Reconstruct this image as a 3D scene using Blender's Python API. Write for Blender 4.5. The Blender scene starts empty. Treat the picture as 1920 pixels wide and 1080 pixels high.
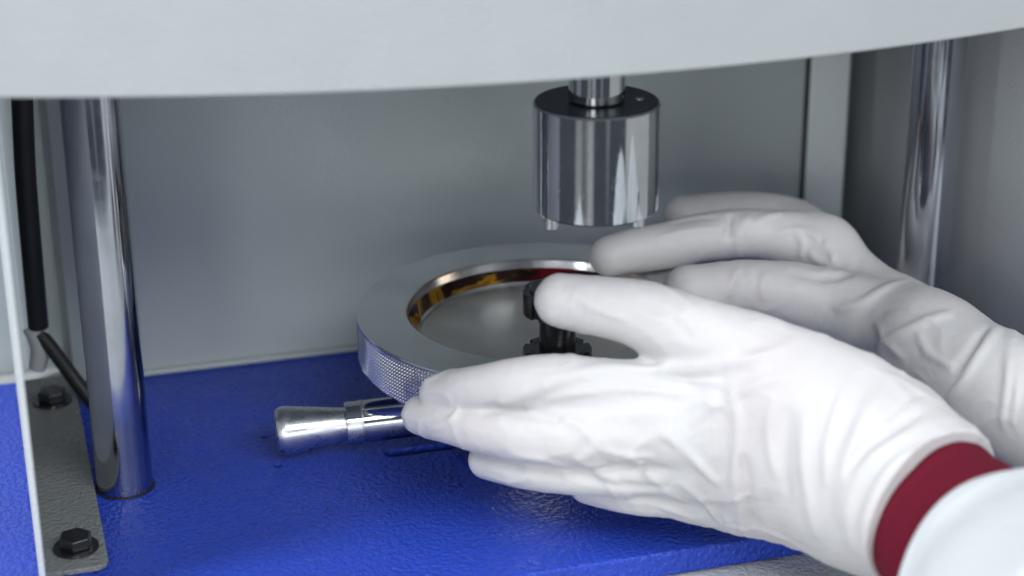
import bpy, bmesh, math, random
import numpy as np
from mathutils import Vector, Matrix
R = math.radians
MM = 0.001          # everything below is measured in millimetres, x along the machine, y away, z up
sc = bpy.context.scene
COL = sc.collection

# ------------------------------------------------------------------ camera, world, lamps, exposure
cd = bpy.data.cameras.new('camera'); cam = bpy.data.objects.new('camera', cd); COL.objects.link(cam)
cam.matrix_world = Matrix([[0.95941, 0.11009, -0.259641, -0.044544], [-0.281941, 0.353055, -0.892111, -0.780839], [-0.006545, 0.929103, 0.369763, 0.398393], [0, 0, 0, 1]])
cd.lens = 66.523
cd.sensor_width = 36.0
cd.clip_start = 0.01; cd.clip_end = 50.0
cd.dof.use_dof = True; cd.dof.focus_distance = 0.835; cd.dof.aperture_fstop = 5.0
sc.camera = cam

w = bpy.data.worlds.new('World'); sc.world = w; w.use_nodes = True
nt = w.node_tree; nt.nodes.clear()
def N(nt, t, **k):
    n = nt.nodes.new(t)
    for a, b in k.items():
        if a.startswith('i_'):
            n.inputs[a[2:].replace('_', ' ')].default_value = b
        else: setattr(n, a, b)
    return n
tc = N(nt, 'ShaderNodeTexCoord'); sp = N(nt, 'ShaderNodeSeparateXYZ')
rp = N(nt, 'ShaderNodeValToRGB'); bg = N(nt, 'ShaderNodeBackground'); ow = N(nt, 'ShaderNodeOutputWorld')
mp = N(nt, 'ShaderNodeMapRange'); mp.inputs['From Min'].default_value = -1; mp.inputs['From Max'].default_value = 1
nt.links.new(tc.outputs['Generated'], sp.inputs[0]); nt.links.new(sp.outputs['Z'], mp.inputs['Value'])
nt.links.new(mp.outputs[0], rp.inputs[0]); 
mq = N(nt, 'ShaderNodeMapping'); mq.inputs['Scale'].default_value = (1, 1, 0.12); nt.links.new(tc.outputs['Generated'], mq.inputs[0])
nz = N(nt, 'ShaderNodeTexNoise'); nz.inputs['Scale'].default_value = 1.7; nz.inputs['Detail'].default_value = 1.5; nt.links.new(mq.outputs[0], nz.inputs['Vector'])  # upright light and dark bands added to the surroundings to vary metal reflections
r2 = N(nt, 'ShaderNodeValToRGB'); nt.links.new(nz.outputs['Fac'], r2.inputs[0])
r2.color_ramp.elements[0].position = 0.44; r2.color_ramp.elements[0].color = (0.24, 0.26, 0.30, 1)
r2.color_ramp.elements[1].position = 0.52; r2.color_ramp.elements[1].color = (1.45, 1.45, 1.42, 1)
mx = N(nt, 'ShaderNodeMix'); mx.data_type = 'RGBA'; mx.blend_type = 'MULTIPLY'; mx.inputs[0].default_value = 1.0
nt.links.new(rp.outputs[0], mx.inputs[6]); nt.links.new(r2.outputs[0], mx.inputs[7])
nt.links.new(mx.outputs[2], bg.inputs['Color']); nt.links.new(bg.outputs[0], ow.inputs[0])
e = rp.color_ramp.elements
e[0].position = 0.0; e[0].color = (0.24, 0.25, 0.27, 1)
e[1].position = 1.0; e[1].color = (0.55, 0.60, 0.66, 1)
for p_, c_ in ((0.40, (0.38, 0.40, 0.42, 1)), (0.50, (0.66, 0.69, 0.72, 1)), (0.64, (0.66, 0.70, 0.74, 1)), (0.76, (0.46, 0.50, 0.55, 1))):
    q = e.new(p_); q.color = c_
bg.inputs['Strength'].default_value = 0.92

def area(name, loc, target, sx, sy, power, col=(1, 1, 1)):
    l = bpy.data.lights.new(name, 'AREA'); l.shape = 'RECTANGLE'; l.size = sx; l.size_y = sy; l.energy = power; l.color = col
    o = bpy.data.objects.new(name, l); COL.objects.link(o); o.location = loc
    o.rotation_euler = (Vector(target) - Vector(loc)).to_track_quat('-Z', 'Y').to_euler()
    return o
area('unseen_overhead', (0.55, -1.45, 1.20), (0.25, 0.0, 0.05), 1.5, 0.40, 22, (0.95, 0.98, 1.0))  # unseen overhead light, added so it reaches the far hand under the housing
area('unseen_overhead', (-1.1, -0.3, 1.7), (-0.1, 0.0, 0.0), 0.32, 1.2, 34, (0.95, 0.98, 1.0))  # unseen overhead light, added to brighten the outer left of the base
area('unseen_light', (-1.00, -1.95, 0.78), (0.35, 0.0, 0.1), 0.55, 0.75, 8.5, (0.97, 0.98, 1.0))  # unseen front-left light, set high as fill for the far hand
area('unseen_light', (-1.70, -1.45, 0.36), (0.12, -0.03, 0.06), 0.22, 0.6, 5.5, (0.98, 0.99, 1.0))  # unseen narrow light, added for a highlight on the knurled band
area('unseen_light', (-0.45, -2.5, 0.28), (0.3, 0.0, 0.1), 1.6, 0.5, 8, (0.98, 0.99, 1.0))  # unseen low front light, added to fill the back panel and right side

sc.view_settings.view_transform = 'Standard'; sc.view_settings.look = 'None'
sc.view_settings.exposure = 0.0; sc.view_settings.gamma = 1.0
sc.cycles.use_denoising = True
sc.cycles.max_bounces = 8; sc.cycles.glossy_bounces = 5; sc.cycles.sample_clamp_indirect = 8.0

# ------------------------------------------------------------------ helpers
def tag(o, label=None, cat=None, group=None, kind=None):
    for k, v in (('label', label), ('category', cat), ('group', group), ('kind', kind)):
        if v: o[k] = v
    return o
def empty(name, loc=(0, 0, 0)):
    o = bpy.data.objects.new(name, None); COL.objects.link(o); o.location = Vector(loc) * MM; o.empty_display_size = 0.02
    return o
def link(name, me, mat, parent=None, smooth=True, bevel=0.0, seg=3, autos=None):
    if mat: me.materials.append(mat)
    if smooth:
        me.shade_smooth()
        if autos:
            me.set_sharp_from_angle(angle=R(autos))
    o = bpy.data.objects.new(name, me); COL.objects.link(o)
    if bevel:
        b = o.modifiers.new('bevel', 'BEVEL'); b.width = bevel * MM; b.segments = seg; b.limit_method = 'ANGLE'; b.angle_limit = R(35)
        b.harden_normals = True
    if parent:
        o.parent = parent
        o.matrix_parent_inverse = Matrix.Translation(-parent.location) if parent.type == 'EMPTY' else Matrix()
    return o
def bm_mesh(bm):
    me = bpy.data.meshes.new('mesh')
    bmesh.ops.recalc_face_normals(bm, faces=bm.faces)
    bm.to_mesh(me); bm.free(); return me
def box(name, x0, x1, y0, y1, z0, z1, mat, parent=None, bevel=0.6):
    bm = bmesh.new(); bmesh.ops.create_cube(bm, size=1)
    for v in bm.verts:
        v.co = Vector(((x0 + x1) / 2 + v.co.x * (x1 - x0), (y0 + y1) / 2 + v.co.y * (y1 - y0), (z0 + z1) / 2 + v.co.z * (z1 - z0))) * MM
    return link(name, bm_mesh(bm), mat, parent, smooth=True, autos=30, bevel=bevel)
def lathe(name, prof, mat, parent=None, c=(0, 0, 0), axis=(0, 0, 1), n=96, autos=28):
    """prof: (radius, height) pairs; revolved about axis through c"""
    bm = bmesh.new(); q = Vector((0, 0, 1)).rotation_difference(Vector(axis))
    rings = []
    for r, h in prof:
        if r < 1e-6: rings.append([bm.verts.new((Vector(c) + q @ Vector((0, 0, h))) * MM)])
        else: rings.append([bm.verts.new((Vector(c) + q @ Vector((r * math.cos(a), r * math.sin(a), h))) * MM) for a in [2 * math.pi * i / n for i in range(n)]])
    for a, b in zip(rings, rings[1:]):
        for i in range(n):
            j = (i + 1) % n
            if len(a) == 1 and len(b) == 1: continue
            if len(a) == 1: bm.faces.new((a[0], b[i], b[j]))
            elif len(b) == 1: bm.faces.new((a[i], a[j], b[0]))
            else: bm.faces.new((a[i], a[j], b[j], b[i]))
    return link(name, bm_mesh(bm), mat, parent, smooth=True, autos=autos)
def prism(name, pts, z0, z1, mat, parent=None, bevel=0.6, autos=30):
    bm = bmesh.new()
    a = [bm.verts.new(Vector((x, y, z0)) * MM) for x, y in pts]; b = [bm.verts.new(Vector((x, y, z1)) * MM) for x, y in pts]
    n = len(pts)
    bm.faces.new(a[::-1]); bm.faces.new(b)
    for i in range(n): bm.faces.new((a[i], a[(i + 1) % n], b[(i + 1) % n], b[i]))
    return link(name, bm_mesh(bm), mat, parent, smooth=True, autos=autos, bevel=bevel)
def catmull(pts, k=10):
    P = [np.array(p, float) for p in pts]; P = [2 * P[0] - P[1]] + P + [2 * P[-1] - P[-2]]; out = []
    for i in range(1, len(P) - 2):
        for t in np.linspace(0, 1, k, endpoint=False):
            a, b, c, d = P[i - 1:i + 3]
            out.append(0.5 * ((2 * b) + (-a + c) * t + (2 * a - 5 * b + 4 * c - d) * t * t + (-a + 3 * b - 3 * c + d) * t ** 3))
    out.append(P[-2]); return out
def tube(name, pts, rad, mat, parent=None, n=20, k=10):
    C = [Vector(p) for p in catmull(pts, k)]; bm = bmesh.new(); rings = []
    up = Vector((0.3, 0.2, 1)).normalized()
    for i, c in enumerate(C):
        t = (C[min(i + 1, len(C) - 1)] - C[max(i - 1, 0)]).normalized()
        a = t.cross(Vector((0.1, 1, 0.05))).normalized(); b = t.cross(a)
        r = rad(i / (len(C) - 1)) if callable(rad) else rad
        rings.append([bm.verts.new((c + (a * math.cos(x) + b * math.sin(x)) * r) * MM) for x in [2 * math.pi * j / n for j in range(n)]])
    for a, b in zip(rings, rings[1:]):
        for i in range(n): bm.faces.new((a[i], a[(i + 1) % n], b[(i + 1) % n], b[i]))
    bm.faces.new(rings[0][::-1]); bm.faces.new(rings[-1])
    return link(name, bm_mesh(bm), mat, parent, smooth=True, autos=50)

# ------------------------------------------------------------------ materials
def mat(name, col, rough=0.5, metal=0.0, spec=0.5, coat=0.0, coat_rough=0.1, sss=0.0, sheen=0.0):
    m = bpy.data.materials.new(name); m.use_nodes = True; t = m.node_tree; b = t.nodes['Principled BSDF']
    b.inputs['Base Color'].default_value = (*col, 1); b.inputs['Roughness'].default_value = rough; b.inputs['Metallic'].default_value = metal
    b.inputs['Specular IOR Level'].default_value = spec
    b.inputs['Coat Weight'].default_value = coat; b.inputs['Coat Roughness'].default_value = coat_rough
    if sss:
        b.inputs['Subsurface Weight'].default_value = sss; b.inputs['Subsurface Radius'].default_value = (1.0, 0.7, 0.6)
        b.inputs['Subsurface Scale'].default_value = 0.004
    if sheen: b.inputs['Sheen Weight'].default_value = sheen
    return m
def coords(t, scale=(1, 1, 1), rot=(0, 0, 0)):
    c = t.nodes.new('ShaderNodeTexCoord'); m = t.nodes.new('ShaderNodeMapping')
    m.inputs['Scale'].default_value = scale; m.inputs['Rotation'].default_value = rot
    t.links.new(c.outputs['Object'], m.inputs[0]); return m.outputs[0]
def noise(t, vec, scale, detail=3, rough=0.5, dist=0.0):
    n = t.nodes.new('ShaderNodeTexNoise'); n.inputs['Scale'].default_value = scale; n.inputs['Detail'].default_value = detail
    n.inputs['Roughness'].default_value = rough; n.inputs['Distortion'].default_value = dist; t.links.new(vec, n.inputs['Vector']); return n.outputs['Fac']
def ramp(t, fac, stops):
    r = t.nodes.new('ShaderNodeValToRGB'); t.links.new(fac, r.inputs[0]); e = r.color_ramp.elements
    e[0].position, e[0].color = stops[0][0], (*stops[0][1], 1); e[1].position, e[1].color = stops[-1][0], (*stops[-1][1], 1)
    for p_, c_ in stops[1:-1]: q = e.new(p_); q.color = (*c_, 1)
    return r.outputs['Color']
def bump(t, h, dist, strength=1.0, prev=None):
    b = t.nodes.new('ShaderNodeBump'); b.inputs['Distance'].default_value = dist * MM; b.inputs['Strength'].default_value = strength
    t.links.new(h, b.inputs['Height'])
    if prev: t.links.new(prev, b.inputs['Normal'])
    t.links.new(b.outputs[0], t.nodes['Principled BSDF'].inputs['Normal']); return b.outputs[0]
def setin(m, name, out): m.node_tree.links.new(out, m.node_tree.nodes['Principled BSDF'].inputs[name])

def paint(name, col, rough, peel, peel_scale, var=0.025, spec=0.5, leather=False, rv=0.28):
    m = mat(name, col, rough, spec=spec); t = m.node_tree; v = coords(t)
    c2 = tuple(max(0, c * (1 - var * 3)) for c in col)
    setin(m, 'Base Color', ramp(t, noise(t, v, 14, 6, 0.7), [(0.2, c2), (0.8, col)]))
    setin(m, 'Roughness', ramp(t, noise(t, v, 60, 3), [(0.3, (rough * (1 - rv),) * 3), (0.7, (rough * (1 + rv),) * 3)]))
    n1 = bump(t, noise(t, v, peel_scale, 2, 0.45, 0.35 if leather else 0.0), peel)
    bump(t, noise(t, v, peel_scale * 3.1, 2), peel * 0.12, prev=n1)
    return m
M = {}
M['housing'] = paint('housing_paint', (0.40, 0.424, 0.434), 0.42, 0.2, 480)
M['panel'] = paint('panel_paint', (0.45, 0.50, 0.505), 0.23, 0.22, 560, spec=0.6, rv=0.12)
M['grey'] = paint('grey_paint', (0.19, 0.20, 0.195), 0.42, 1.2, 460, leather=True)
M['blue'] = paint('blue_paint', (0.022, 0.062, 0.48), 0.33, 1.7, 400, var=0.09, spec=0.35, leather=True)

M['side'] = paint('side_paint', (0.54, 0.565, 0.58), 0.42, 0.4, 480)
M['strip'] = paint('strip_paint', (0.76, 0.82, 0.82), 0.35, 0.2, 560)
M['cabinet'] = paint('cabinet_paint', (0.50, 0.515, 0.52), 0.42, 1.0, 460, leather=True)
def steel(name, col, rough, scr=0.0, stretch=(1, 1, 1), smudge=0.3):
    m = mat(name, col, rough, 1.0); t = m.node_tree; v = coords(t)
    f = noise(t, v, 70, 5, 0.65, 0.6)
    setin(m, 'Roughness', ramp(t, f, [(0.35, (rough * (1 - smudge),) * 3), (0.75, (rough * (1 + smudge * 1.6),) * 3)]))
    c2 = tuple(c * 0.86 for c in col)
    setin(m, 'Base Color', ramp(t, noise(t, v, 35, 4), [(0.3, c2), (0.6, col)]))
    if name in ('polished_steel', 'column_chrome', 'machined_steel', 'dull_plate'):
        s = coords(t, (1, 1, 0.25), (0.5, 0.3, 0.9)); bump(t, ramp(t, noise(t, s, 330, 2, 0.5, 2.5), [(0.60, (0, 0, 0)), (0.66, (1, 1, 1))]), 0.006)
    if scr:
        s = coords(t, stretch); bump(t, noise(t, s, 400, 3, 0.6), scr)
    return m
M['chrome'] = steel('polished_steel', (0.56, 0.58, 0.60), 0.07)
M['column'] = steel('column_chrome', (0.43, 0.45, 0.49), 0.14, 0.004, (6, 6, 0.1))
M['ringtop'] = steel('machined_steel', (0.80, 0.81, 0.82), 0.20, 0, (1, 1, 1), 0.18)
M['knurl'] = steel('knurled_steel', (0.92, 0.92, 0.92), 0.20)
M['alu'] = steel('turned_aluminium', (0.62, 0.63, 0.65), 0.30, 0.012, (0.6, 5, 5))
M['disc'] = steel('dull_plate', (0.68, 0.67, 0.65), 0.48, 0, (1, 1, 1), 0.15)
M['black'] = mat('black_oxide', (0.012, 0.012, 0.016), 0.17, 0.0, 0.7)
M['weighttop'] = mat('blackened_steel', (0.045, 0.055, 0.065), 0.25, 0.8)
M['rubber'] = mat('black_rubber', (0.012, 0.012, 0.013), 0.5)
M['dark'] = mat('dark_gap', (0.03, 0.035, 0.04), 0.6)
M['nylon'] = mat('white_nylon', (0.55, 0.57, 0.58), 0.5, sss=0.2)
M['labwall'] = mat('lab_wall', (0.72, 0.73, 0.76), 0.8)
def amber_reflection():  # amber and red reflections of the surroundings, painted into the wall colour
    m = mat('painted_reflection', (0.35, 0.33, 0.30), 0.12, 0.9); t = m.node_tree; v = coords(t, (1, 1, 2.2))
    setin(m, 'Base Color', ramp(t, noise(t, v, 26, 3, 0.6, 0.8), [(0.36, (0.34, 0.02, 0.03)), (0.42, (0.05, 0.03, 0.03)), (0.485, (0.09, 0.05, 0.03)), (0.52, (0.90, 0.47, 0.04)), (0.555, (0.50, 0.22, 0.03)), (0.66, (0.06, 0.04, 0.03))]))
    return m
M['amber_reflection'] = amber_reflection()
def latex(name, col, tint):
    m = mat(name, col, 0.50, spec=0.35, sss=0.2); t = m.node_tree; v = coords(t)
    setin(m, 'Base Color', ramp(t, noise(t, v, 14, 4, 0.55, 0.4), [(0.33, tint), (0.62, col)]))
    s = coords(t, (1, 1, 1), (0.4, 0.5, 0.7))
    n1 = bump(t, noise(t, s, 130, 5, 0.6, 1.5), 0.25)
    bump(t, noise(t, v, 900, 2), 0.03, prev=n1)
    return m
M['latex'] = latex('white_latex', (0.57, 0.562, 0.565), (0.555, 0.53, 0.537))
def cloth(name, col, sc_):
    m = mat(name, col, 0.9, spec=0.12); t = m.node_tree; v = coords(t)
    wv = t.nodes.new('ShaderNodeTexWave'); wv.inputs['Scale'].default_value = sc_; wv.inputs['Distortion'].default_value = 1.0
    t.links.new(v, wv.inputs['Vector']); n1 = bump(t, wv.outputs['Fac'], 0.08); bump(t, noise(t, v, 70, 4, 0.55, 0.8), 0.9, prev=n1); return m
M['maroon'] = cloth('maroon_knit', (0.125, 0.008, 0.022), 900)
M['coat'] = cloth('white_cotton', (0.66, 0.685, 0.70), 1400)

# ------------------------------------------------------------------ room behind, far out of focus
o = box('wall', -1500, 1500, 760, 800, -700, 1500, M['labwall'], bevel=0); tag(o, kind='structure')

# ------------------------------------------------------------------ the testing machine
mach = tag(empty('testing_machine', (197, 0, 0)), 'grey and blue bench press tester with chrome columns and a curved front housing', 'machine')
PB, PT = -13.5, 409.0
# blue base plate: flat slab, folded front edge
HOLES = ((68.7, 31.4), (69.4, -0.2))
base = box('base_plate', -120, 520, -128, 132, -11.8, 0, M['blue'], mach, bevel=1.6)
def cut(target, cutters):
    for c in cutters:
        m = target.modifiers.new('cut', 'BOOLEAN'); m.object = c; m.operation = 'DIFFERENCE'; m.solver = 'EXACT'
    bpy.context.view_layer.update()
    me = bpy.data.meshes.new_from_object(target.evaluated_get(bpy.context.evaluated_depsgraph_get()))
    target.modifiers.clear(); target.data = me
    for c in cutters: bpy.data.objects.remove(c, do_unlink=True)
cs = [lathe('cutter', [(0, -5), (1.9, -5), (1.9, -0.4), (2.6, 0.3), (0, 0.3)], M['blue'], None, (x, y, 0), n=24) for x, y in HOLES]
SLOT = [(121 + 3, -6.4), (172, -6.4), (172, -0.4), (124, -0.4)]
def slot_pts(x0, x1, y0, y1):
    r = (y1 - y0) / 2; cy_ = (y0 + y1) / 2
    return [(x1 - r + r * math.cos(R(t)), cy_ + r * math.sin(R(t))) for t in range(-90, 91, 15)] + [(x0 + r + r * math.cos(R(t)), cy_ + r * math.sin(R(t))) for t in range(90, 271, 15)]
cs.append(prism('cutter', slot_pts(119, 178, -7.5, 0.0), -6, 1, M['blue'], None, bevel=0))
cut(base, cs)
for f_ in base.data.polygons: f_.use_smooth = False
box('cabinet', -170, 570, -420, 190, -150, -12.3, M['cabinet'], mach, bevel=4)
# housing: curved front
def arc_front():
    pts = []
    for i in range(41):
        x = -62 + (456 + 62) * i / 40; u = (x - 197) / 240.0
        pts.append((x, -135.5 + 40.5 * u * u - 1.2 * u))
    return pts
fr = arc_front()
prism('housing', fr + [(456, 178), (-62, 178)], 210.5, 430, M['housing'], mach, bevel=1.4, autos=20)
bk = box('back_panel', PB, PT, 121.8, 124.3, 0, 209, M['panel'], mach, bevel=0.5)
box('panel_lip', PB + 14, PT - 26, 117.5, 121.5, 0.3, 3.0, M['panel'], bk, bevel=0.8)
box('panel_joint', 383.0, 385.2, 120.6, 122.5, 3.2, 208, M['dark'], bk, bevel=0)
box('panel_strip', 385.8, PT - 0.3, 120.2, 122.2, 3.2, 208.5, M['strip'], bk, bevel=0.6)
# side plates with bolted flanges
def hexbolt(parent, x, y, z, r=7.2, rot=0.3, nm='bolt'):
    pts = [(x + r * math.cos(rot + i * math.pi / 3), y + r * math.sin(rot + i * math.pi / 3)) for i in range(6)]
    b = prism(nm, pts, z + 1.3, z + 6.4, M['black'], parent, bevel=0.7)
    return b
def rounded(x0, x1, y0, y1, r, corners):
    pts = []
    for (cx_, cy_, a0), on in zip((((x1 - r), (y0 + r), -90), ((x1 - r), (y1 - r), 0), ((x0 + r), (y1 - r), 90), ((x0 + r), (y0 + r), 180)), corners):
        if on: pts += [(cx_ + r * math.cos(R(a0 + 90 * k / 6)), cy_ + r * math.sin(R(a0 + 90 * k / 6))) for k in range(7)]
        else: pts.append(((x1 if a0 in (-90, 0) else x0), (y0 if a0 in (-90, 180) else y1)))
    return pts
for side in (0, 1):
    x_in = -39.6 if side == 0 else 433.6; xo = -42.1 if side == 0 else 436.1; fx = -13.6 if side == 0 else 407.6
    sp_ = box('side_plate', min(x_in, xo), max(x_in, xo), -98, (131, 169.5)[side], 0.2, 210, M['side'], mach, bevel=0.7)
    pts = rounded(min(x_in, fx) + (0.1 if side == 0 else 0), max(x_in, fx) - (0.1 if side else 0), -74, 127, 6, (1, 1, 0, 0) if side == 0 else (0, 0, 1, 1))
    prism('flange', pts, 0.2, 2.6, M['grey'], sp_, bevel=0.5)
    for by in (-56, 96):
        bx_ = -25.8 if side == 0 else 419.8
        bo = hexbolt(mach, bx_, by, 2.6)
        lathe('washer', [(0, 0), (9.4, 0), (9.6, 0.4), (9.4, 1.25), (0, 1.25)], M['black'], bo, (bx_, by, 2.65), n=32)
# columns
for cx_ in (0, 394.3):
    lathe('column', [(0, 0.4), (12.1, 0.4), (12.5, 0.9), (12.5, 209.5), (0, 209.5)], M['column'], mach, (cx_, 0, 0), n=96)
# recess shade of the base holes and slot, put in as dark inserts
for hx, hy in HOLES:
    lathe('screw', [(0, -1.0), (1.5, -1.0), (1.6, -1.2), (1.6, -3.4), (0, -3.4)], M['black'], mach, (hx, hy, 0.0), n=24)  # black plug put in to darken the inside of each hole
prism('slot_dark', slot_pts(119.3, 177.7, -7.2, -0.3), -5.9, -3.0, M['rubber'], mach, bevel=0)  # dark fill put in so the slot looks dark inside
for cx_ in (0, 394.3):
    lathe('foot_gap', [(12.55, 0.05), (13.5, 0.1), (13.4, 0.5), (12.6, 0.8)], M['rubber'], mach, (cx_, 0, 0), n=64)  # dark ring added to draw the dark contact line at the column foot
# rod and cylindrical press head
head = lathe('press_head', [(0, 0), (25.4, 0), (26.2, 0.8), (26.2, 44.8), (25.4, 45.6)], M['chrome'], mach, (197.2, -75.5, 138.3), n=128)
lathe('top_face', [(25.35, 45.62), (24.9, 45.9), (0, 45.9)], M['weighttop'], head, (197.2, -75.5, 138.3), n=96)
lathe('rod', [(0, 0), (11.0, 0), (11.6, 0.8), (11.6, 27), (0, 27)], M['chrome'], mach, (197.2, -75.5, 184.3), n=64)
for px_, py_ in ((177.6, -76), (212.6, -84)):
    lathe('guide_pin', [(0, 0), (2.7, 0), (3.1, 0.4), (3.1, 7.8)], M['alu'], head, (px_, py_, 130.9), n=32)
lathe('set_screw', [(1.0, 0), (1.6, 0.1), (1.7, -0.2)], M['alu'], head, (214.5, -79, 184.3), n=20)
# pedestal under the ring
ped = lathe('pedestal', [(0, 0.3), (46, 0.3), (47, 1.3), (47, 7), (34, 12), (34, 44), (40, 45.2), (0, 45.2)], M['chrome'], mach, (197, -9, 0), n=96)
# lever handle: tapered grip, collar with notch, shaft
ha = Vector((74.43, 6.79, 13.8)); hb = Vector((125.81, -0.07, 16.5)); hd = (hb - ha).normalized()
lathe('handle_grip', [(0, -4.4), (8.0, -4.2), (10.2, -3.2), (11.3, -1.2), (11.5, 1.0), (7.6, 27.5), (7.6, 29.0), (0, 29)], M['alu'], mach, ha, hd, n=72)
hs = lathe('handle_shaft', [(0, 0), (9.6, 0), (10.0, 0.4), (10.0, 90), (0, 90)], M['chrome'], mach, ha + hd * 28.6, hd, n=72)
# keeper tongue of the collar
def tongue():
    bm = bmesh.new(); q = Vector((0, 0, 1)).rotation_difference(hd); rows = []
    fc = q.inverted() @ Vector((0.0, -1, -0.05)); a0_ = math.atan2(fc.y, fc.x)
    for h in (0.0, 7.0):
        for rr in (9.9, 10.7):
            rows.append([bm.verts.new((ha + hd * 28.9 + q @ Vector((rr * math.cos(a), rr * math.sin(a), h))) * MM) for a in np.linspace(a0_ - R(30), a0_ + R(28), 14)])
    a, b, c, d = rows
    for i in range(13):
        bm.faces.new((b[i], b[i + 1], d[i + 1], d[i])); bm.faces.new((a[i], a[i + 1], b[i + 1], b[i])); bm.faces.new((c[i], c[i + 1], d[i + 1], d[i]))
    bm.faces.new((a[0], b[0], d[0], c[0])); bm.faces.new((a[-1], b[-1], d[-1], c[-1]))
    return bm_mesh(bm)
link('collar_tongue', tongue(), M['alu'], hs, smooth=True, autos=30)
lathe('collar_groove', [(10.02, 7.3), (10.3, 7.5), (10.3, 8.0), (10.02, 8.2)], M['alu'], hs, ha + hd * 28.6, hd, n=72)

# ------------------------------------------------------------------ knurled ring with its plate
RC = (193.9, -8.9, 0)
ring = tag(empty('knurled_ring', (193.9, -8.9, 49)), 'round steel clamping ring with knurled edge held between the gloved hands', 'ring')
lathe('rim', [(56.2, 52), (56.0, 56.6), (57.0, 57.8), (61.0, 63.4), (61.7, 66.9), (62.3, 67.6), (84.2, 67.6), (84.4, 67.5), (84.6, 66.6), (84.2, 66.2), (84.2, 46.0), (83.6, 45.4), (56.2, 45.4), (56.2, 52)], M['ringtop'], ring, RC, n=256, autos=24)
def knurl():
    nc, nr = 600, 24; z0, z1 = 46.2, 65.9
    a = np.arange(nc) * 2 * np.pi / nc; zz = np.linspace(z0, z1, nr + 1)
    A, Z = np.meshgrid(a, zz); ii, jj = np.meshgrid(np.arange(nc), np.arange(nr + 1))
    rr = 84.05 + 0.95 * ((ii % 2 == 1) & (jj % 2 == 1))
    rr[0] = 84.25; rr[-1] = 84.25
    V = np.stack([RC[0] + rr * np.cos(A), RC[1] + rr * np.sin(A), Z], -1).reshape(-1, 3) * MM
    i = np.arange(nc); F = []
    for j in range(nr):
        F.append(np.stack([j * nc + i, j * nc + (i + 1) % nc, (j + 1) * nc + (i + 1) % nc, (j + 1) * nc + i], 1))
    F = np.concatenate(F); me = bpy.data.meshes.new('knurl'); me.from_pydata(V.tolist(), [], F.tolist()); me.update(); return me
link('knurled_band', knurl(), M['knurl'], ring, smooth=False)
lathe('inner_wall', [(56.75, 58.0), (60.6, 63.35)], M['amber_reflection'], ring, (RC[0], RC[1], 0.02), n=192)
lathe('plate', [(0, 53.6), (55.9, 53.6), (55.9, 55.9), (55.4, 56.3), (0, 56.3)], M['disc'], ring, RC, n=128)

# black screw with two nuts, standing on the plate
SX, SY, SZ = (187.13, -55.35, 64.0)
screw = tag(empty('clamp_screw', (SX, SY, 56.5)), 'black screw with notched nuts standing upright on the plate of the ring', 'screw')
def notched(name, z0, z1, r, hole, rot, parent):
    pts = []
    for k in range(6):
        a = rot + k * math.pi / 3
        for da, rr in ((-0.40, r), (-0.13, r), (-0.10, r - 2.2), (0.10, r - 2.2), (0.13, r), (0.40, r)):
            pts.append((SX + rr * math.cos(a + da), SY + rr * math.sin(a + da)))
    o = prism(name, pts, z0, z1, M['black'], parent, bevel=0.5)
    return o
n1 = notched('nut', 56.6, 67.0, 15.2, 0, 0.25, screw)
lathe('nut_bore', [(11.6, 65.65), (11.2, 65.62), (10.2, 64.9), (7.9, 64.9)], M['black'], n1, (SX, SY, 1.6), n=48)
lathe('shaft', [(8.0, 64.6), (8.0, 74.0), (7.8, 74.2), (8.0, 74.4), (8.0, 86)], M['black'], screw, (SX, SY, 0), n=48)
n2 = notched('nut', 84.0, 94.5, 15.2, 0, 0.55, screw)
lathe('screw_cap', [(12.2, 94.6), (12.2, 95.4), (11.4, 96.0), (0, 96.0)], M['black'], screw, (SX, SY, 0), n=48)

# cable in the gap beside the left column
cab = tag(empty('cable', (-30, 125, 0)), 'black cable hanging beside the left chrome column, held by a white clip', 'cable')
tube('sheath', [(-24.52, 95.0, 166.41), (-27.12, 98.0, 119.19), (-28.11, 100.0, 72.78), (-28.55, 104.0, 40.04)], 5.0, M['rubber'], cab)
tube('thin_lead', [(-28.9, 104.0, 36.39), (-23.6, 102.0, 28.85), (-15.2, 98.0, 14.23), (-7.17, 92.0, 2.16), (2.5, 88.0, -11.39)], 3.6, M['rubber'], cab)
tube('clip', [(-29.99, 108.0, 38.61), (-29.0, 106.0, 34.17), (-28.67, 106.0, 26.98), (-31.12, 108.0, 16.38)], lambda t: 6.4 - 2.2 * t, M['nylon'], cab)
box('rear_post', -36, -22.5, 150, 160, 0, 209, M['panel'], mach, bevel=0.5)
box('rear_post', -17.5, -6.5, 130, 140, 0, 209, M['panel'], mach, bevel=0.5)
box('rear_cover', -60, 460, 170, 173, -11, 209, M['panel'], mach, bevel=0.5)

def debris():
    rnd = random.Random(5); bm = bmesh.new()
    for i in range(46):
        if i < 14: x, y = 83 + rnd.gauss(0, 1.6), -51 + rnd.gauss(0, 4)
        else: x, y = rnd.uniform(20, 210), rnd.uniform(-110, 30)
        r = rnd.uniform(0.15, 0.42)
        m = Matrix.Translation(Vector((x, y, r * 0.5)) * MM) @ Matrix.Diagonal((r * MM, r * MM * rnd.uniform(.6, 1.6), r * 0.6 * MM, 1))
        bmesh.ops.create_icosphere(bm, subdivisions=1, radius=1, matrix=m)
    return bm_mesh(bm)
o = link('grit', debris(), M['rubber'], None, smooth=False); tag(o, kind='stuff')
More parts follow.
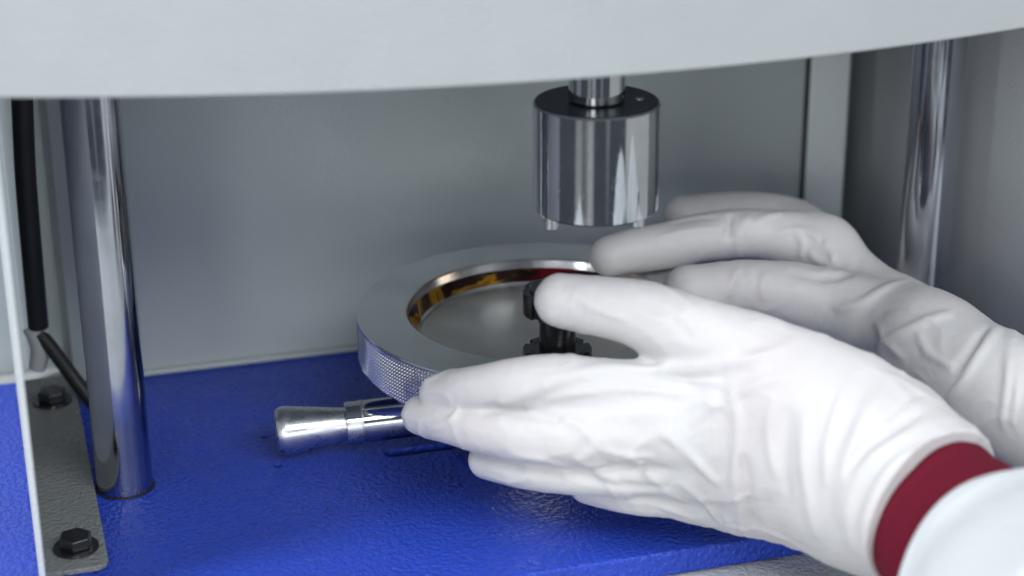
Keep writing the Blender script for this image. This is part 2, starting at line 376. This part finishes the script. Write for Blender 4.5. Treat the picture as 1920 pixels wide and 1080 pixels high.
# ------------------------------------------------------------------ gloved hands: one smooth surface each
def smin(a, b, k):
    h = np.clip(0.5 + 0.5 * (b - a) / k, 0, 1)
    return b * (1 - h) + a * h - k * h * (1 - h)
def cap(P, a, b, ra, rb):
    a = np.array(a, np.float32); b = np.array(b, np.float32); d = b - a; L = float(d @ d)
    t = np.clip(((P - a) @ d) / L, 0, 1)
    return np.sqrt(((P - a - t[..., None] * d) ** 2).sum(-1)) - (ra + (rb - ra) * t)
def fine(js):
    A = [np.array((*p, r), float) for p, r in js]
    if len(A) > 2:
        A = [2 * A[0] - A[1]] + A + [2 * A[-1] - A[-2]]; out = []
        for i in range(1, len(A) - 2):
            a, b, c, d = A[i - 1:i + 3]
            for t in (0, 0.2, 0.4, 0.6, 0.8): out.append(0.5 * ((2 * b) + (-a + c) * t + (2 * a - 5 * b + 4 * c - d) * t * t + (-a + 3 * b - 3 * c + d) * t ** 3))
        A = out + [A[-2]]
    return [(p[:3], q[:3], p[3], q[3]) for p, q in zip(A, A[1:])]
def chain(P, segs, near):
    f = None
    for sg in segs:
        if near is not None and float(cap(near[0], *sg)[0]) > near[1]: continue
        g = cap(P, *sg); f = g if f is None else np.minimum(f, g)
    return np.full(P.shape[:-1], 60, np.float32) if f is None else f
def hand_sdf(P, H, near=None):
    if 'segs' not in H: H['segs'] = ([fine(c) for c in H['palm']], [fine(c) for c in H['fingers']], fine(H['thumb']))
    a, b, c = H['segs']
    if near is not None:
        m = min(float(cap(near[0], *sg)[0]) for ch in a + b + [c] for sg in ch); near = (near[0], m + 2 * near[1] + 14)
    palm = None
    for ch in a:
        g = chain(P, ch, near); palm = g if palm is None else smin(palm, g, H.get('kp', 12.0))
    fing = None
    for ch in b:
        g = chain(P, ch, near); fing = g if fing is None else smin(fing, g, 1.6)
    f = smin(palm, fing, 7.0)
    return smin(f, chain(P, c, near), 6.0).astype(np.float32)
def polydist(P, pts):
    best = np.full(P.shape[:-1], 1e9, np.float32); n = len(pts) - 1; tp = np.zeros_like(best)
    for i in range(n):
        a = np.array(pts[i], np.float32); b = np.array(pts[i + 1], np.float32); d = b - a
        t = np.clip(((P - a) @ d) / max(float(d @ d), 1e-6), 0, 1)
        q = ((P - a - t[..., None] * d) ** 2).sum(-1); m = q < best
        best = np.where(m, q, best); tp = np.where(m, (i + t) / n, tp)
    return np.sqrt(best), tp
def vnoise(P, seed):
    rng = np.random.RandomState(seed); T = rng.rand(32, 32, 32).astype(np.float32) * 2 - 1
    F = np.floor(P).astype(int); f = P - F; f = f * f * (3 - 2 * f); F %= 32; G = (F + 1) % 32
    x, y, z = f[:, 0], f[:, 1], f[:, 2]
    def g(a, b, c): return T[a, b, c]
    c00 = g(F[:, 0], F[:, 1], F[:, 2]) * (1 - x) + g(G[:, 0], F[:, 1], F[:, 2]) * x
    c10 = g(F[:, 0], G[:, 1], F[:, 2]) * (1 - x) + g(G[:, 0], G[:, 1], F[:, 2]) * x
    c01 = g(F[:, 0], F[:, 1], G[:, 2]) * (1 - x) + g(G[:, 0], F[:, 1], G[:, 2]) * x
    c11 = g(F[:, 0], G[:, 1], G[:, 2]) * (1 - x) + g(G[:, 0], G[:, 1], G[:, 2]) * x
    return (c00 * (1 - y) + c10 * y) * (1 - z) + (c01 * (1 - y) + c11 * y) * z
def surface_net(V, org, h):
    S = V < 0; nx, ny, nz = V.shape
    cnt = np.zeros((nx - 1, ny - 1, nz - 1), np.float32); acc = np.zeros((nx - 1, ny - 1, nz - 1, 3), np.float32)
    base = np.indices((nx - 1, ny - 1, nz - 1)).transpose(1, 2, 3, 0)
    sl = lambda o: (slice(o[0], nx - 1 + o[0]), slice(o[1], ny - 1 + o[1]), slice(o[2], nz - 1 + o[2]))
    import itertools
    cor = list(itertools.product((0, 1), repeat=3))
    for a in cor:
        for ax in range(3):
            if a[ax]: continue
            b = list(a); b[ax] = 1; va = V[sl(a)]; vb = V[sl(b)]; m = (va < 0) != (vb < 0)
            idx = np.nonzero(m); t = va[idx] / (va[idx] - vb[idx])
            o = np.tile(np.array(a, np.float32), (len(t), 1)); o[:, ax] += t
            acc[idx] += o; cnt[idx] += 1
    act = cnt > 0; ids = np.full(cnt.shape, -1, np.int64); ids[act] = np.arange(act.sum())
    v = (base[act] + acc[act] / cnt[act][:, None]) * h + org
    F = []
    for ax in range(3):
        u, w_ = (ax + 1) % 3, (ax + 2) % 3
        s0 = [slice(1, -1)] * 3; s0[ax] = slice(0, -1); s1 = list(s0); s1[ax] = slice(1, None)
        A = S[tuple(s0)]; B = S[tuple(s1)]
        for flip, m in ((0, A & ~B), (1, ~A & B)):
            i = np.array(np.nonzero(m)).T
            if not len(i): continue
            i[:, u] += 1; i[:, w_] += 1
            q = []
            for du, dw in ((1, 1), (0, 1), (0, 0), (1, 0)):
                j = i.copy(); j[:, u] -= du; j[:, w_] -= dw; q.append(ids[j[:, 0], j[:, 1], j[:, 2]])
            q = np.stack(q, 1); F.append(q[:, ::-1] if flip else q)
    return v, np.concatenate(F)
def build_glove(name, H, parent, h=0.95, seed=3):
    pts = np.array([p for c in H['palm'] + H['fingers'] + [H['thumb']] for p, r in c]); lo = pts.min(0) - 46; hi = pts.max(0) + 46
    lo = np.maximum(lo, H.get('lo', lo)); hi = np.minimum(hi, H.get('hi', hi))
    n = np.ceil((hi - lo) / h).astype(int) + 1
    # coarse pass to skip empty space
    g = [lo[i] + h * np.arange(n[i]) for i in range(3)]
    V = np.full(tuple(n), 50, np.float32); B = 16
    for i in range(0, n[0], B):
        for j in range(0, n[1], B):
            for k in range(0, n[2], B):
                xs, ys, zs = g[0][i:i + B], g[1][j:j + B], g[2][k:k + B]
                c = np.array([[xs.mean(), ys.mean(), zs.mean()]], np.float32); dc = hand_sdf(c, H)[0]
                if abs(dc) > B * h * 0.87 + 9:
                    V[i:i + B, j:j + B, k:k + B] = dc; continue
                P = np.stack(np.meshgrid(xs, ys, zs, indexing='ij'), -1).astype(np.float32)
                V[i:i + B, j:j + B, k:k + B] = hand_sdf(P, H, (c, B * h * 0.87))
    for amp, wd, pl in H['folds']:
        amp *= 1.3
        pl = catmull(pl, 5) if len(pl) > 2 else pl
        q = np.array(pl); m = wd * 3.2
        s = [slice(max(0, int((q[:, a].min() - m - lo[a]) / h)), max(0, int((q[:, a].max() + m - lo[a]) / h) + 2)) for a in range(3)]
        P = np.stack(np.meshgrid(g[0][s[0]], g[1][s[1]], g[2][s[2]], indexing='ij'), -1).astype(np.float32)
        if not P.size: continue
        d, t = polydist(P, pl)
        V[tuple(s)] -= amp * np.exp(-(d / wd) ** 2) * np.clip(np.minimum(t, 1 - t) * 5, 0, 1) ** 0.7
    cp, cn = H['cut']; cn = np.array(cn) / np.linalg.norm(cn)
    for i in range(n[0]):
        P = np.stack(np.meshgrid(g[0][i:i + 1], g[1], g[2], indexing='ij'), -1)[0]
        V[i] = np.maximum(V[i], (P - np.array(cp)) @ cn)
    v, F = surface_net(V, lo, h)
    # crinkles: ridged noise pushed along the normals
    me = bpy.data.meshes.new(name); me.from_pydata((v * MM).tolist(), [], F.tolist()); me.update()
    nm = np.zeros(len(v) * 3, np.float32); me.vertices.foreach_get('normal', nm); nm = nm.reshape(-1, 3)
    Q = np.array([[0.62, 0.51, -0.60], [-0.71, 0.69, -0.14], [0.34, 0.51, 0.79]]); vq = v @ Q
    w1 = vnoise(vq / 26 + 7, seed + 5)[:, None] * 6
    r1 = np.clip(1 - np.abs(vnoise((vq + w1) * np.array([0.034, 0.085, 0.07]) + 3, seed)) * 3.2, 0, 1) ** 1.6
    r2 = np.clip(1 - np.abs(vnoise((vq + w1 * 0.6) * np.array([0.16, 0.10, 0.13]) + 11, seed + 1)) * 2.8, 0, 1) ** 1.5
    r3 = np.clip(1 - np.abs(vnoise((vq + w1) * np.array([0.07, 0.22, 0.20]) + 17, seed + 4)) * 2.6, 0, 1) ** 1.4
    lo_ = vnoise(vq / 19.0 + 5, seed + 2)
    mask = np.clip(0.5 + 0.9 * vnoise(vq / 26 + 1, seed + 3), 0.06, 1)
    d = H.get('wr', 1.0) * (1.0 * r1 + 0.22 * r2 + 0.30 * r3) * mask + 0.7 * lo_ - 0.3
    v = v + nm * d[:, None]
    me.vertices.foreach_set('co', (v * MM).astype(np.float32).ravel()); me.update()
    o = link(name, me, M['latex'], parent, smooth=True)
    s_ = o.modifiers.new('smooth', 'SMOOTH'); s_.factor = 0.5; s_.iterations = 2
    return o

def sleeve_tube(name, pts, rads, mat_, parent, n=72, wob=1.0, thick=1.6, seed=1, flat=1.0):
    """a hollow tube along pts with turned-in mouth"""
    rnd = random.Random(seed); ph = [rnd.uniform(0, 6.28) for _ in range(6)]
    C = [Vector(p) for p in catmull(pts, 8)]; m = len(C)
    RR_ = np.interp(np.linspace(0, 1, m), np.linspace(0, 1, len(rads)), rads)
    rows = []
    for i, c in enumerate(C):
        t = (C[min(i + 1, m - 1)] - C[max(i - 1, 0)]).normalized(); a = t.cross(Vector((0.2, 1, 0.1))).normalized(); b = t.cross(a)
        rows.append((c, a, b, RR_[i], i))
    bm = bmesh.new(); rings = []
    def ring_(c, a, b, r, i, off=0, sh=Vector((0, 0, 0))):
        out = []
        for j in range(n):
            x = 2 * math.pi * j / n
            q = r + off - (0.9 if i == 3 and off == 0 else 0) + wob * (math.sin(3 * x + ph[0] + i * 0.22) * 0.5 + math.sin(5 * x + ph[1] - i * 0.31) * 0.35 + math.sin(2 * x + ph[2] + i * 0.5) * 0.5 + 0.5 * math.sin(i * 0.9 + ph[3] + math.sin(x + ph[4])))
            out.append(bm.verts.new((c + sh + (a * math.cos(x) + b * math.sin(x)) * q) * MM))
        return out
    c, a, b, r, i = rows[0]; t0 = (C[1] - C[0]).normalized()
    rings.append(ring_(c, a, b, r, i, -thick * 2, t0 * 6)); rings.append(ring_(c, a, b, r, i, -thick * 1.6, t0 * 0.6)); rings.append(ring_(c, a, b, r, i, -thick * 0.7, -t0 * 0.5))
    for q in rows: rings.append(ring_(*q))
    for a_, b_ in zip(rings, rings[1:]):
        for j in range(n): bm.faces.new((a_[j], a_[(j + 1) % n], b_[(j + 1) % n], b_[j]))
    bm.faces.new(rings[-1])
    o = link(name, bm_mesh(bm), mat_, parent, smooth=True)
    s = o.modifiers.new('sub', 'SUBSURF'); s.levels = s.render_levels = 1
    return o

FRONT = {'palm': [[((280.34, -178.0, 48.76), 30), ((246.29, -148.0, 76.24), 19), ((217.23, -126.0, 70.44), 14)],
          [((280.34, -178.0, 48.76), 30), ((242.9, -152.0, 61.97), 18), ((211.74, -132.0, 59.51), 14)],
          [((280.68, -178.0, 43.94), 28), ((242.18, -150.0, 45.52), 18), ((217.63, -130.0, 43.1), 14)],
          [((282.11, -176.0, 37.91), 26), ((247.97, -144.0, 26.91), 16), ((229.23, -126.0, 25.69), 13)],
          [((282.35, -178.0, 53.19), 36), ((291.49, -212.0, 48.4), 34), ((297.77, -236.0, 43.69), 34)], [((282.39, -172.0, 62.11), 26), ((259.26, -150.0, 77.71), 24)]],
 'fingers': [[((217.23, -126.0, 70.44), 14), ((169.2, -108.0, 76.01), 11.3), ((143.51, -90.0, 68.71), 10.2), ((130.35, -70.0, 59.2), 9.2)],
             [((211.74, -132.0, 59.51), 14), ((168.67, -117.0, 55.57), 12), ((142.19, -94.0, 52.8), 10.6), ((123.12, -64.0, 47.19), 9.2)],
             [((217.63, -130.0, 43.1), 14), ((186.28, -120.0, 39.24), 11.6), ((161.19, -104.0, 36.67), 10), ((146.83, -84.0, 32.11), 8.8)],
             [((229.23, -126.0, 25.69), 13), ((202.93, -120.0, 25.49), 9.5), ((184.79, -104.0, 23.52), 8)]],
 'thumb': [((273.59, -160.0, 71.95), 25), ((241.28, -134.0, 89.0), 19), ((208.99, -112.0, 100.84), 14.6), ((191.69, -102.0, 103.74), 12.8),
           ((176.34, -94.0, 105.56), 11)],
 'folds': [(1.9, 3.0, [(235.4, -149.5, 99.3), (217.7, -138.2, 88.7), (191.7, -122.5, 85.4), (173.4, -119.5, 83.5), (156.1, -113.5, 76.1), (146.3, -104.4, 66.5)]),
           (1.9, 3.6, [(205.5, -141.7, 72.0), (187.1, -129.8, 69.4), (168.1, -118.8, 67.6), (156.0, -109.9, 66.2)]),
           (1.0, 1.8, [(215.7, -144.0, 79.9), (193.8, -129.7, 79.3), (173.5, -122.7, 76.7), (160.1, -115.2, 71.8)]),
           (1.3, 2.6, [(273.5, -146.6, 100.1), (242.1, -155.1, 99.2), (222.4, -143.4, 90.8), (206.2, -126.7, 85.3)]),
           (0.9, 2.2, [(250.3, -167.6, 94.7), (235.5, -160.9, 89.2), (221.6, -152.1, 78.0), (211.9, -148.7, 68.4)]),
           (1.5, 2.2, [(227.7, -154.2, 85.0), (227.9, -161.6, 72.1), (226.8, -161.9, 48.9), (235.1, -143.3, 12.4)]),
           (1.7, 2.0, [(227.1, -163.0, 54.2), (230.8, -160.4, 35.6), (239.5, -148.8, 11.4)]),
           (-1.3, 2.2, [(228.7, -164.9, 61.9), (231.7, -166.1, 43.2), (239.6, -158.6, 21.1)]),
           (1.3, 2.6, [(252.5, -174.4, 89.4), (245.7, -182.8, 72.6), (244.7, -190.8, 53.7), (249.9, -193.2, 34.2)]),
           (0.9, 2.0, [(239.6, -167.3, 86.9), (236.2, -171.8, 71.1), (237.7, -177.8, 55.2)]),
           (-0.8, 2.4, [(244.1, -172.7, 84.1), (240.2, -178.4, 66.7), (241.3, -183.3, 45.7)]),
           (1.6, 3.0, [(288.9, -173.2, 92.0), (266.7, -191.3, 84.9), (255.4, -200.8, 68.5), (252.5, -205.1, 46.0)]),
           (1.8, 2.6, [(304.9, -196.8, 80.9), (277.1, -206.3, 82.5), (261.4, -206.0, 72.4), (254.1, -207.4, 56.1), (256.9, -208.9, 35.7)]),
           (1.6, 2.2, [(304.5, -209.9, 80.2), (281.6, -214.9, 81.4), (265.0, -214.5, 71.5), (257.3, -215.4, 55.2), (260.2, -212.6, 32.6)]),
           (-1.2, 2.2, [(309.9, -183.7, 78.8), (277.5, -200.9, 84.4), (259.4, -200.9, 73.6), (252.0, -202.2, 58.3)]),
           (1.1, 2.0, [(297.5, -165.7, 89.9), (272.0, -189.2, 87.7), (260.1, -196.8, 77.1)]),
           (1.0, 1.8, [(287.5, -157.0, 95.7), (262.7, -180.4, 89.6), (252.5, -189.7, 74.9), (249.2, -197.7, 58.7)]),
           (-0.9, 2.0, [(294.7, -184.8, 88.2), (272.7, -197.1, 84.5)]), (0.9, 1.6, [(292.3, -206.9, 83.9), (272.1, -212.4, 78.3), (262.5, -214.5, 68.5)]),
           (1.4, 2.2, [(166.9, -122.3, 66.5), (173.7, -129.3, 64.9), (177.7, -134.4, 58.4), (172.3, -130.4, 49.8)]),
           (1.3, 2.0, [(170.9, -131.3, 53.1), (180.8, -129.0, 44.5), (186.7, -132.3, 35.5), (191.4, -122.7, 23.7)]),
           (1.3, 1.8, [(182.8, -130.0, 44.7), (189.6, -133.9, 37.1), (195.8, -126.6, 25.0)]),
           (-1.4, 1.8, [(169.3, -122.4, 42.5), (180.5, -130.1, 40.2), (196.6, -136.7, 37.3), (208.2, -142.7, 38.6)]),
           (-1.5, 2.4, [(139.5, -100.1, 62.1), (146.5, -103.7, 65.4), (157.9, -114.9, 65.8), (168.7, -123.8, 66.4)]),
           (1.1, 2.0, [(190.9, -139.1, 55.1), (200.2, -139.2, 42.9), (216.8, -139.3, 28.2)]),
           (1.1, 2.0, [(200.9, -142.2, 67.0), (211.7, -150.2, 57.4), (223.3, -156.7, 43.3)]),
           (0.9, 1.6, [(175.0, -132.3, 61.4), (184.8, -136.9, 55.0), (200.8, -143.2, 53.2)]),
           (-1.0, 1.8, [(179.1, -133.8, 51.4), (192.5, -134.7, 47.5), (207.3, -144.5, 48.1)]),
           (0.9, 1.6, [(209.5, -145.0, 43.2), (220.8, -146.5, 32.5), (229.5, -143.6, 18.4)]),
           (0.8, 1.5, [(188.7, -120.3, 24.1), (203.5, -131.2, 26.1), (220.5, -136.7, 18.8)]),
           (0.9, 1.7, [(148.5, -115.7, 50.1), (159.7, -123.7, 49.4), (173.2, -124.5, 43.4)]),
           (-0.9, 1.6, [(145.3, -98.9, 36.3), (158.0, -114.5, 39.6), (169.1, -123.1, 39.7)]),
           (0.8, 1.6, [(132.6, -91.7, 63.2), (128.2, -90.6, 55.9), (121.4, -80.4, 48.5)]),
           (0.8, 1.8, [(175.7, -101.7, 114.2), (185.8, -112.5, 107.9), (196.6, -120.5, 105.1)]),
           (-0.7, 2.0, [(201.9, -118.1, 112.7), (211.6, -129.2, 106.7), (217.8, -137.2, 99.9)])],
 'cut': ((290.91, -207.0, 46.58), (14.05, -44.0, -5.22)),
 'wr': 0.7}
FAR = {'palm': [[((359.69, -72.0, 52.26), 23), ((355.85, -25.0, 58.25), 17), ((343.99, 8.0, 73.36), 13)],
          [((359.69, -72.0, 52.26), 22), ((372.22, 0.0, 43.78), 16), ((364.96, 35.0, 57.33), 12)],
          [((359.91, -72.0, 49.57), 24), ((374.7, -118.0, 46.46), 27), ((384.42, -170.0, 46.25), 30), ((391.91, -215.0, 46.54), 33)],
          [((345.46, 8.0, 72.64), 14), ((345.05, 38.0, 69.99), 12)]],
 'fingers': [[((345.46, 8.0, 72.64), 14.2), ((323.27, 16.0, 78.38), 14), ((300.14, 20.0, 81.18), 12.6), ((256.1, 18.0, 79.61), 11.4), ((236.2, 16.0, 78.48), 10)],
             [((362.46, 30.0, 59.42), 12), ((347.47, 50.0, 71.32), 13), ((317.79, 60.0, 76.56), 11.8), ((291.53, 62.0, 78.38), 10.5)]],
 'thumb': [((353.39, -58.0, 52.65), 20), ((331.16, -30.0, 59.35), 18.5), ((291.56, -20.0, 68.91), 14.2), ((260.42, -24.0, 73.87), 12)],
 'folds': [(1.5, 2.2, [(307.3, 14.3, 92.8), (301.1, 9.7, 88.8), (298.2, 7.3, 81.7), (299.6, 11.2, 71.9)]),
           (-1.7, 2.0, [(297.6, 16.3, 93.2), (293.0, 8.6, 85.9), (282.6, -18.2, 84.0)]), (1.2, 1.8, [(324.0, 12.7, 92.1), (315.2, 11.9, 91.9), (304.5, 9.3, 88.5)]),
           (1.0, 1.6, [(315.3, 5.0, 84.8), (328.4, 3.4, 86.6), (336.3, -4.2, 83.0)]),
           (-1.5, 2.4, [(349.7, -16.6, 77.7), (336.7, -33.3, 77.2), (322.3, -35.0, 76.8), (308.5, -29.4, 79.6)]),
           (1.2, 1.8, [(284.7, -25.3, 82.9), (278.7, -32.1, 78.2), (277.1, -34.0, 71.2)]), (1.1, 1.8, [(298.3, -28.2, 80.3), (293.3, -32.8, 75.4), (293.8, -34.9, 68.2)]),
           (0.9, 1.6, [(291.4, -25.3, 82.2), (286.3, -31.6, 77.2)]), (1.4, 2.6, [(361.7, -43.8, 75.0), (343.8, -52.3, 74.2), (333.1, -52.9, 69.1), (323.2, -46.2, 65.0)]),
           (1.6, 2.4, [(362.0, -88.8, 75.8), (349.8, -87.4, 73.4), (339.4, -83.1, 66.8), (332.3, -72.7, 55.5)]),
           (1.6, 2.4, [(376.8, -103.0, 72.6), (361.5, -116.4, 70.5), (350.0, -120.8, 57.4), (346.6, -115.1, 43.9)]),
           (-1.2, 2.2, [(371.4, -103.0, 73.3), (357.9, -112.5, 68.8), (349.3, -114.8, 58.8)]), (1.0, 1.6, [(325.9, 4.1, 86.7), (328.4, -0.4, 81.1), (327.2, -0.9, 73.2)]),
           (1.0, 1.6, [(337.4, -4.9, 83.1), (339.1, -11.0, 76.9), (326.0, -31.5, 78.3)]), (0.9, 1.5, [(330.2, -2.9, 77.7), (333.9, -7.5, 73.5), (341.2, -15.7, 74.3)]),
           (-0.9, 1.6, [(264.8, 16.6, 91.7), (278.7, 17.3, 92.7), (291.6, 15.1, 92.6)]), (0.9, 1.6, [(257.1, 10.2, 88.0), (273.8, 11.5, 89.7), (289.8, 10.3, 89.0)]),
           (1.0, 2.0, [(344.3, -88.5, 68.8), (345.1, -97.9, 62.3), (349.9, -113.3, 60.6)]),
           (0.9, 1.8, [(335.5, -64.8, 65.6), (334.4, -78.3, 60.7), (338.5, -91.7, 55.4)]),
           (2.0, 2.4, [(384.1, -103.3, 71.9), (363.7, -134.3, 70.2), (355.2, -147.7, 59.9), (352.3, -152.2, 47.5)]),
           (1.2, 2.0, [(375.9, -122.7, 73.7), (360.1, -147.5, 66.5), (353.6, -157.8, 52.4)])],
 'cut': ((389.81, -200.0, 46.56), (14.79, -46.0, -3.11)),
 'wr': 0.5}
CUFF = ([(289.84, -198.0, 47.94), (296.86, -230.0, 41.71), (302.45, -270.0, 39.67)], [31, 34.5, 38])
SLEEVE = ([(297.85, -243.0, 38.48), (298.5, -262.0, 40.17), (299.93, -320.0, 44.55)], [42, 46, 54])
SLEEVE_FAR = ([(387.84, -188.0, 46.55), (391.91, -215.0, 46.54), (390.78, -280.0, 55.47)], [36, 38, 44])
person = tag(empty('person', (300, -160, 0)), 'person in white latex gloves and white sleeves with a maroon cuff, turning the ring', 'person')
build_glove('glove', FRONT, person, seed=3)
build_glove('glove', FAR, person, seed=21)
cuff = sleeve_tube('cuff', CUFF[0], CUFF[1], M['maroon'], person, wob=0.4, seed=4)
sleeve_tube('sleeve', SLEEVE[0], SLEEVE[1], M['coat'], person, wob=1.1, thick=2.2, seed=9)
sleeve_tube('sleeve', SLEEVE_FAR[0], SLEEVE_FAR[1], M['coat'], person, wob=1.0, seed=12)
